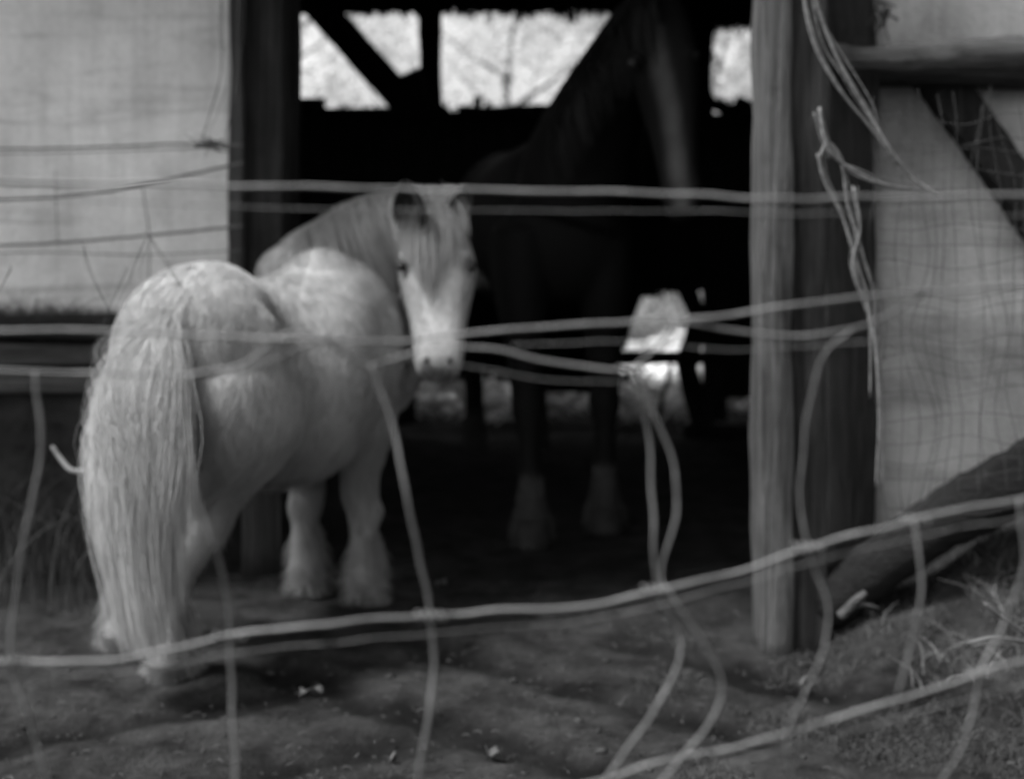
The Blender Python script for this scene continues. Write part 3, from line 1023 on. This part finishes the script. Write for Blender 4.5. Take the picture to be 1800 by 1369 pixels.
    for i in range(N):
        c = random.choice(cr) + Vector((random.gauss(0, .012), random.gauss(0, .03), random.gauss(0, .012)))
        L = random.uniform(.1, .3)
        for k in range(K):
            u = k / 6
            pts[i, k] = tuple(c + Vector((-.03 * math.sin(u * 3) + random.gauss(0, .002), -.13 * math.sin(min(1, u * 1.6) * 1.57), .02 * math.sin(u * 3) - L * u)))
    ribbons('mane', pts, np.linspace(.0022, .0006, K), DKHAIR, root)
    for s in (-1, 1):
        b = bmesh.new(); ball(b, P(1166, 105, 4.655) + hu * .098 * s, (.022, .022, .022), 14); obj('eye', b, EYE, root, True)
build_horse()

# ------------------------------------------------------------------ wire fence in front
FY = 1.12
fence = empty('wire_fence', (0, FY, 0))
tag(fence, 'sagging galvanised wire fence crossing close in front of the ponies', 'fence')
def strand(name, pts, r, y=FY, m=WIRE, parent=fence, seed=0, per=10):
    vs = []
    for (px, py) in pts:
        Y = y + 0.03 * noise.noise(Vector((px * .004, py * .004, seed)))
        vs.append(P(px, py, Y))
    b = bmesh.new()
    c = catmull(vs, per)
    c = [q + Vector((noise.noise(q * 30), noise.noise(q * 31 + Vector((4, 4, 4))), noise.noise(q * 29 + Vector((9, 1, 4))))) * .0018 for q in c]
    tube(b, c, r, n=8, jitter=.15)
    return obj(name, b, m, parent, True)
R1, R2 = .0016, .00042
HW = [
 ([(-400, 310), (-20, 320), (200, 323), (430, 328), (700, 333), (900, 335), (1150, 340), (1350, 350), (1600, 347), (1820, 341), (2200, 335)], R1),
 ([(-400, 350), (100, 352), (430, 365), (800, 370), (1200, 371), (1500, 376), (1820, 378), (2200, 380)], R2),
 ([(-400, 575), (-20, 580), (170, 582), (400, 592), (560, 597), (720, 600), (850, 583), (1050, 569), (1250, 557), (1400, 535), (1600, 515), (1820, 503), (2200, 490)], R1),
 ([(1180, 562), (1290, 580), (1400, 590), (1500, 577), (1570, 548), (1640, 511)], R1 * .85),
 ([(330, 660), (430, 640), (500, 588), (570, 600), (640, 640), (690, 632), (760, 612), (860, 612), (960, 632), (1090, 650), (1135, 628), (1170, 590), (1190, 560)], R1 * .85),
 ([(560, 600), (800, 640), (950, 665), (1110, 672)], R2),
 ([(-400, 640), (-20, 650), (180, 655), (330, 660), (430, 650), (560, 598)], R1 * .8),
 ([(900, 605), (1100, 600), (1300, 615), (1550, 598), (1800, 580)], R2),
 ([(-400, 1160), (-20, 1163), (100, 1163), (230, 1155), (400, 1118), (560, 1098), (750, 1082), (900, 1073), (1050, 1061), (1155, 1036), (1300, 1003), (1420, 962), (1600, 915), (1820, 872), (2200, 800)], R1 * 1.1),
 ([(-400, 1180), (0, 1185), (230, 1180), (400, 1150), (700, 1118), (1000, 1092), (1170, 1060), (1420, 990), (1600, 945), (1820, 905), (2200, 850)], R2),
 ([(700, 1440), (1000, 1385), (1150, 1343), (1320, 1305), (1440, 1270), (1600, 1222), (1725, 1183), (1820, 1157), (2200, 1090)], R1),
 ([(1150, 1375), (1440, 1300), (1725, 1222), (1900, 1180)], R2),
]
for i, (p, r) in enumerate(HW):
    strand('strand', p, r, seed=i)
VW = [
 ([(62, 652), (72, 800), (36, 980), (20, 1160), (48, 1250), (95, 1420)], R1),
 ([(335, 660), (330, 760), (345, 870), (378, 960), (400, 1050), (403, 1118), (408, 1230), (418, 1420)], R1),
 ([(655, 640), (690, 750), (712, 860), (738, 980), (757, 1082), (762, 1180), (748, 1290), (728, 1420)], R1),
 ([(1112, 650), (1140, 760), (1148, 900), (1155, 1035), (1198, 1130), (1150, 1250), (1040, 1400)], R1 * .9),
 ([(1112, 650), (1180, 800), (1188, 900), (1160, 1010), (1190, 1060), (1268, 1195), (1240, 1280), (1150, 1390)], R1 * .8),
 ([(1500, 577), (1440, 640), (1408, 830), (1420, 962), (1452, 1060), (1445, 1140), (1415, 1215), (1380, 1300), (1400, 1400)], R1 * .6),
 ([(1608, 915), (1620, 1020), (1605, 1120), (1578, 1222)], R1 * .9),
 ([(1790, 878), (1800, 980), (1770, 1080), (1725, 1183), (1700, 1290), (1640, 1400)], R1 * .9),
 ]
for i, (p, r) in enumerate(VW):
    strand('stay', p, r, seed=20 + i)
for x, y in ((403, 1118), (757, 1082), (1155, 1036), (1420, 962), (1608, 914), (1725, 1183), (20, 1162), (1112, 651)):
    b = bmesh.new()
    c = P(x, y, FY)
    k = []
    for i in range(36):
        a = i / 35 * 4 * 2 * math.pi
        k.append(c + Vector((-.012 + .024 * i / 35, math.cos(a) * .0032, math.sin(a) * .0032)))
    tube(b, k, .0010, n=6)
    obj('knot', b, WIRE, fence, True)

old = empty('old_wire', P(300, 1000, 4.46))
tag(old, 'slack old fence wires stretched across the left plaster and stapled beside the doorway', 'wire')
for i, (p, r) in enumerate([([(-400, 262), (-20, 262), (200, 258), (330, 252), (428, 256)], .0035), ([(-400, 360), (-20, 352), (150, 342), (250, 325), (428, 286)], .0045),
        ([(-400, 440), (-20, 432), (130, 425), (250, 415), (428, 397)], .0045), ([(-400, 470), (0, 445), (250, 448), (428, 440)], .002),
        ([(-400, 265), (-20, 270), (200, 266), (400, 259)], .0018), ([(250, 325), (262, 415), (262, 500)], .002), ([(98, 300), (98, 345), (102, 430)], .0015)]):
    strand('strand', p, r, 4.46, WIRE, old, 50 + i)

# fine dark netting over the right-hand wall
net = empty('wire_netting', P(1680, 900, 3.5))
tag(net, 'fine dark wire netting hung in front of the plaster right of the posts', 'netting')
b = bmesh.new()
for i in range(21):
    x = 1546 + i * 22 + random.uniform(-12, 12)
    pts = [P(x + 34 * noise.noise(Vector((y * .006, i * .35, 2))) + (y - 200) * .02, y, 3.52 + .03 * noise.noise(Vector((y * .004, i, 0)))) for y in range(150 + int(random.uniform(0, 60)), int(930 - i * 8), 22)]
    tube(b, pts, .0009, n=5)
obj('upright_wires', b, RUST, net)
b = bmesh.new()
for j in range(19):
    y = 200 + j * 38 + random.uniform(-14, 14)
    pts = [P(x, y + 26 * noise.noise(Vector((x * .008, j * .4, 5))) - (x - 1540) * .02, 3.524 + .03 * noise.noise(Vector((x * .004, j, 9)))) for x in range(1544, 1990, 14)]
    tube(b, pts, .0009, n=5)
obj('cross_wires', b, RUST, net)

# ------------------------------------------------------------------ dry vines
def vine(label, lines, Y, m, r=.0035, name='dry_vine', cat='vine', group=None):
    root = empty(name, P(*lines[0][-1], Y))
    tag(root, label, cat, group)
    for li, l in enumerate(lines):
        for q in range(3):
            b = bmesh.new()
            pts = catmull([P(x + q * random.uniform(-5, 9), y + q * random.uniform(-6, 6), Y + q * .01 + .02 * noise.noise(Vector((x * .01, y * .01, li + q)))) for x, y in l], 8)
            tube(b, pts, r * (1 if q == 0 else .5), r * (.6 if q == 0 else .3), 6, .25, li)
            obj('stem', b, m, root, True)
    return root
vine('pale dry vine sweeping from the top of the post down across the rail', [[(1425, -60), (1440, 20), (1475, 110), (1520, 190), (1560, 255), (1600, 310), (1650, 345)], [(1408, -60), (1425, 60), (1470, 150), (1530, 225), (1580, 290)]], 3.45, VINE, .0048)
vine('pale looped vine hanging between the bright post and the dark post', [[(1440, 190), (1455, 260), (1500, 300), (1560, 325), (1620, 335)], [(1440, 280), (1455, 252), (1480, 290), (1490, 360), (1515, 440), (1535, 520), (1540, 640)], [(1438, 270), (1450, 320), (1480, 380), (1505, 460), (1528, 540), (1530, 700)], [(1500, 330), (1512, 400), (1500, 470), (1532, 560), (1545, 700), (1540, 860)]], 3.5, VINE, .0042)
vine('thin dark vine hanging down the plaster beside the doorway, ending in a knot', [[(389, -80), (391, 60), (388, 130), (372, 190), (356, 245)], [(423, -80), (418, 60), (416, 140), (405, 200), (395, 250)]], 3.9, TWIG, .0016)
b = bmesh.new()
for i in range(46):
    c = P(371 + random.gauss(0, 9), 255 + random.gauss(0, 3), 3.9 + random.gauss(0, .008))
    d = Vector((random.gauss(0, 1.0), random.gauss(0, .4), random.gauss(0, .25))).normalized() * random.uniform(.02, .045)
    if i > 38: d = Vector((-.06, 0, random.uniform(.01, .03)))
    tube(b, [c - d * .5, c + Vector((0, 0, random.gauss(0, .004))), c + d], .0016, .0006, 5)
o = obj('twig_tangle', b, TWIG)
tag(o, 'small dark tangle of twigs caught against the plaster left of the doorway', 'twigs')
# upper-right curled dry leaf and stalk on the plaster
b = bmesh.new()
for i in range(10):
    c = P(1548 + random.gauss(0, 7), 32 + random.gauss(0, 12), 3.95)
    d = Vector((random.gauss(0, .4), random.gauss(0, .3), random.gauss(0, 1))).normalized() * random.uniform(.02, .04)
    tube(b, [c - d, c + Vector((.006, 0, 0)), c + d], .004, .0015, 6)
tube(b, catmull([P(1530, -60, 3.95), P(1545, 20, 3.95), P(1562, 70, 3.95), P(1570, 110, 3.95)], 6), .002, .001, 6)
o = obj('dead_leaf_cluster', b, TWIG)
tag(o, 'shrivelled dark leaf cluster on a stalk above the rail at the upper right', 'dead leaves')

# ------------------------------------------------------------------ logs and branches
b = bmesh.new()
tube(b, catmull([P(1425, 1075, 3.85), P(1520, 1010, 3.8), P(1640, 925, 3.74), P(1760, 860, 3.68), P(1990, 735, 3.6)], 10), .066, .085, 18, .16, 4)
o = obj('leaning_log', b, LOG, None, True)
tag(o, 'dark log leaning up to the right against the plaster behind the fence', 'log')
b = bmesh.new()
tube(b, catmull([P(92, 785, 4.1), P(108, 808, 4.08), P(126, 826, 4.05), P(160, 829, 4.02), P(215, 835, 4.0)], 6), .006, .009, 10, .4, 1)
o = obj('broken_branch', b, VINE, None, True)
tag(o, 'broken pale branch end sticking out behind the white tail', 'branch')
b = bmesh.new()
tube(b, catmull([P(1478, 1082, 3.35), P(1500, 1060, 3.33), P(1522, 1040, 3.33)], 6), .012, .008, 10, .5, 2)
tube(b, catmull([P(1495, 1064, 3.34), P(1518, 1062, 3.33), P(1545, 1068, 3.33)], 6), .008, .003, 8, .5, 2)
o = obj('broken_stick', b, PALELOG, None, True)
tag(o, 'short pale stick lying at the foot of the leaning log', 'stick')
vine('thin dead branch lying over the grass in the lower right corner', [[(1730, 1060), (1770, 1090), (1830, 1130), (1900, 1160)], [(1700, 1130), (1760, 1120), (1850, 1140)]], 3.2, BARK, .005, 'dead_branch', 'branch')

# fallen leaves big enough to point at
def leaf_at(x, y, s, lab, rot=0.0):
    gx, gy = G(x, y)
    b = bmesh.new()
    g = []
    for i in range(7):
        row = []
        for j in range(5):
            u = i / 6; v = j / 4 - .5
            wdt = s * .55 * math.sin(math.pi * (0.06 + u * .9))
            xx = (u - .5) * s * 1.4; yy = v * wdt
            zz = .006 + abs(v) * s * .5 + .008 * math.sin(u * 7 + v * 4)
            c, si = math.cos(rot), math.sin(rot)
            row.append(b.verts.new((gx + xx * c - yy * si, gy + xx * si + yy * c, ground_z(gx, gy) + zz)))
        g.append(row)
    for i in range(6):
        for j in range(4):
            b.faces.new((g[i][j], g[i + 1][j], g[i + 1][j + 1], g[i][j + 1]))
    r = bmesh.ops.extrude_face_region(b, geom=b.faces[:])
    bmesh.ops.translate(b, verts=[e for e in r['geom'] if isinstance(e, bmesh.types.BMVert)], vec=(0, 0, .0012))
    o = obj('fallen_leaf', b, LEAF_DRY, None, True)
    tag(o, lab, 'leaf', 'fallen leaves on the trodden earth')
leaf_at(548, 1224, .04, 'pale curled leaf on the earth between the two nearest wire stays', .2)
leaf_at(866, 1326, .038, 'small bright leaf at the bottom edge of the ground', 2.2)
leaf_at(690, 1330, .022, 'tiny pale leaf left of the small bright leaf', 1.0)
leaf_at(1412, 1205, .032, 'pale crumpled leaf on the grass below the bright post', .8)
leaf_at(775, 1032, .03, 'faint leaf on the dark earth right of the pony forefeet', .5)

# ------------------------------------------------------------------ stuff: grass, stems, litter
def blades(name, spots, m, hmin, hmax, wd, K=5, lean=.5):
    N = len(spots)
    pts = np.zeros((N, K, 3))
    for i, (x, y) in enumerate(spots):
        h = random.uniform(hmin, hmax)
        a = random.uniform(0, 6.28)
        le = random.uniform(.1, lean) * h
        z = ground_z(x, y) - .005
        for k in range(K):
            u = k / (K - 1)
            pts[i, k] = (x + math.cos(a) * le * u * u, y + math.sin(a) * le * u * u, z + h * u * (1 - .25 * u))
    o = ribbons(name, pts, np.linspace(wd, wd * .2, K), m)
    tag(o, kind='stuff')
    return o
sp = []
while len(sp) < 9000:
    px, py = random.uniform(1080, 1900), random.uniform(1060, 1420)
    x, y = G(px, py)
    dens = noise.noise(Vector((x * 4, y * 4, 6))) + (px - 1500) / 900 - abs(py - 1200) / 900
    if dens > random.uniform(-.25, .35) : sp.append((x, y))
o = blades('grass', sp, GRASS, .010, .04, .0026, lean=1.2)
tag(o, 'short rough grass and weeds around the foot of the bright post', 'grass')
sp = []
while len(sp) < 420:
    x = random.uniform(-2.2, -1.02); y = random.uniform(4.1, 4.55)
    if noise.noise(Vector((x * 5, y * 5, 2))) > -.1: sp.append((x, y))
o = blades('dead_stems', sp, STEM, .15, .62, .0035, 7, .7)
tag(o, 'dead grass and dry stems along the foot of the plinth at the left', 'dead stems')
sp = []
while len(sp) < 650:
    x = random.uniform(.95, 2.0); y = random.uniform(3.0, 3.8)
    if noise.noise(Vector((x * 6, y * 6, 4))) > .12: sp.append((x, y))
o = blades('dry_grass', sp, m_island('bleached_grass', .02, .16, .8), .03, .10, .0035, 5, 1.6)
tag(o, 'pale bent dry grass clumps under the leaning log at the right', 'dry grass')
pts = []
while len(pts) < 1300:
    px, py = random.uniform(-40, 1840), random.uniform(1000, 1400)
    x, y = G(px, py)
    if y > 4.5: continue
    pts.append((x, y, ground_z(x, y) + .004))
N = len(pts)
arr = np.zeros((N, 4, 3))
for i, (x, y, z) in enumerate(pts):
    a = random.uniform(0, 6.28); L = random.uniform(.006, .03); cu = random.uniform(-1.2, 1.2)
    for k in range(4):
        u = k / 3
        arr[i, k] = (x + math.cos(a + cu * u) * L * u, y + math.sin(a + cu * u) * L * u, z + .005 * math.sin(u * 3))
o = ribbons('ground_litter', arr, np.array([.001, .0022, .002, .0008]), LITTER)
tag(o, 'small bits of straw and leaf scattered over the trodden earth', 'litter', kind='stuff')
# top-edge tuft of weeds along the sill at far left
strands = []
for _ in range(1100):
    x = random.uniform(-60, 190) - 60 * random.random(); yb = 562
    c = P(x, yb, 4.48)
    h = random.uniform(.02, .13) * random.random() + .015; a = random.gauss(0, .8)
    strands.append([tuple(c + Vector((a * h * u * u, 0, h * u - .03))) for u in np.linspace(0, 1, 5)])
o = ribbons('sill_weeds', np.array(strands), np.linspace(.003, .0006, 5), m_island('dark_weed', .02, .05))
tag(o, 'thin dark weeds growing along the sill beam at the left edge', 'weeds', kind='stuff')
# long bent stalks against the left plaster
vine('thin dark stalks leaning over the plaster above the pony rump', [[(225, 470), (185, 560), (170, 600)], [(145, 430), (160, 480), (198, 560)], [(260, 415), (285, 455), (318, 505)], [(255, 420), (235, 470), (228, 500)], [(20, 470), (5, 500), (-10, 520)]], 3.3, TWIG, .0009, 'dead_stalks', 'stalks')

# brushwood and straw beyond the back wall, seen through the low gap
strands = []
for _ in range(9000):
    x = random.uniform(-1.6, 1.8); y = random.uniform(7.5, 10.2)
    a = random.gauss(.35, .7); L = random.uniform(.08, .4); z = random.uniform(.0, .16) + .25 * max(0, noise.noise(Vector((x * 2, y * 2, 1))))
    strands.append([(x + math.cos(a) * L * u, y + math.sin(a) * L * .3 * u, z + .07 * math.sin(u * 3) + random.uniform(0, .01)) for u in np.linspace(0, 1, 4)])
o = ribbons('straw', np.array(strands), np.array([.008, .018, .018, .006]), m_island('straw', .4, .95))
tag(o, 'bright loose straw and brushwood outside, seen through the low gap under the back boards', 'straw', kind='stuff')

# ------------------------------------------------------------------ trees behind
def tree(name, label, x, y, h, w_, n, lowest, group='trees behind the barn'):
    root = empty(name, (x, y, ground_z(x, y)))
    tag(root, label, 'tree' if 'tree' in name else 'bush', group)
    b = bmesh.new()
    base = Vector((x, y, ground_z(x, y) - .1))
    tube(b, catmull([base, base + Vector((.1, 0, h * .3)), base + Vector((-.05, .1, h * .6)), base + Vector((.1, 0, h * .92))], 6), .028 * h ** .7, .01, 10, .3)
    for k in range(6):
        z = h * random.uniform(.15, .75); a = random.uniform(0, 6.28)
        s = base + Vector((0, 0, z))
        e = s + Vector((math.cos(a) * w_ * .8, math.sin(a) * w_ * .8, h * .2))
        tube(b, catmull([s, s.lerp(e, .5) + Vector((0, 0, -.05)), e], 5), .010 * h ** .6, .004, 7, .3)
    obj('trunk', b, BARK, root, True)
    cl = []
    nc = int(n / 130)
    for _ in range(nc):
        z = random.uniform(lowest, 1.0)
        rr = w_ * math.sqrt(max(.05, 1 - abs((z - .5) / .55) ** 2.2)) * random.uniform(.2, 1.0)
        a = random.uniform(0, 6.28)
        cl.append((x + math.cos(a) * rr, y + math.sin(a) * rr, ground_z(x, y) + z * h, random.uniform(.12, .30)))
    cl = np.array(cl)
    idx = rng.integers(0, nc, n)
    c = cl[idx, :3] + rng.normal(size=(n, 3)) * cl[idx, 3:4] * .75
    c[:, 2] = np.maximum(c[:, 2], .05)
    leaves('crown', c, .032, LEAF, root)
tree('hedge_bush', 'low pale bush seen through the left opening behind the barn', -2.4, 11.0, 3.6, 1.5, 27000, .02, 'bushes behind the barn')
tree('hedge_bush', 'pale dense bush seen through the middle opening behind the barn', 0.0, 11.6, 3.5, 1.6, 30000, .02, 'bushes behind the barn')
tree('hedge_bush', 'pale bush seen through the hole right of the dark horse', 1.6, 11.2, 3.3, 1.4, 27000, .02, 'bushes behind the barn')
tree('leafy_tree', 'tall leafy tree far behind the left opening', -3.6, 15.0, 7.0, 2.4, 27000, .15)
tree('leafy_tree', 'tall leafy tree far behind the middle opening', 1.0, 16.5, 7.5, 2.6, 27000, .15)
tree('leafy_tree', 'tall leafy tree far behind the right opening', 4.2, 15.0, 6.5, 2.3, 24000, .15)

# trodden clods and small stones
b = bmesh.new()
for _ in range(420):
    px, py = random.uniform(-60, 1860), random.uniform(1000, 1420)
    x, y = G(px, py)
    if y > 4.4 or noise.noise(Vector((x * 3, y * 3, 12))) < -.05: continue
    r = .003 + min(.012, random.expovariate(1 / .003))
    m_ = bmesh.ops.create_icosphere(b, subdivisions=1, radius=1.0)
    z = ground_z(x, y)
    for v in m_['verts']:
        k = 1 + .5 * noise.noise(v.co * 1.7 + Vector((x * 50, y * 50, 0)))
        v.co = Vector((v.co.x * r * k, v.co.y * r * k, v.co.z * r * .55 * k)) + Vector((x, y, z + r * .15))
o = obj('clods', b, m_noise('dry_clod', 0.008, 0.034, 14), None, True)
tag(o, 'small clods and stones strewn over the trodden earth in front of the doorway', 'clods', kind='stuff')
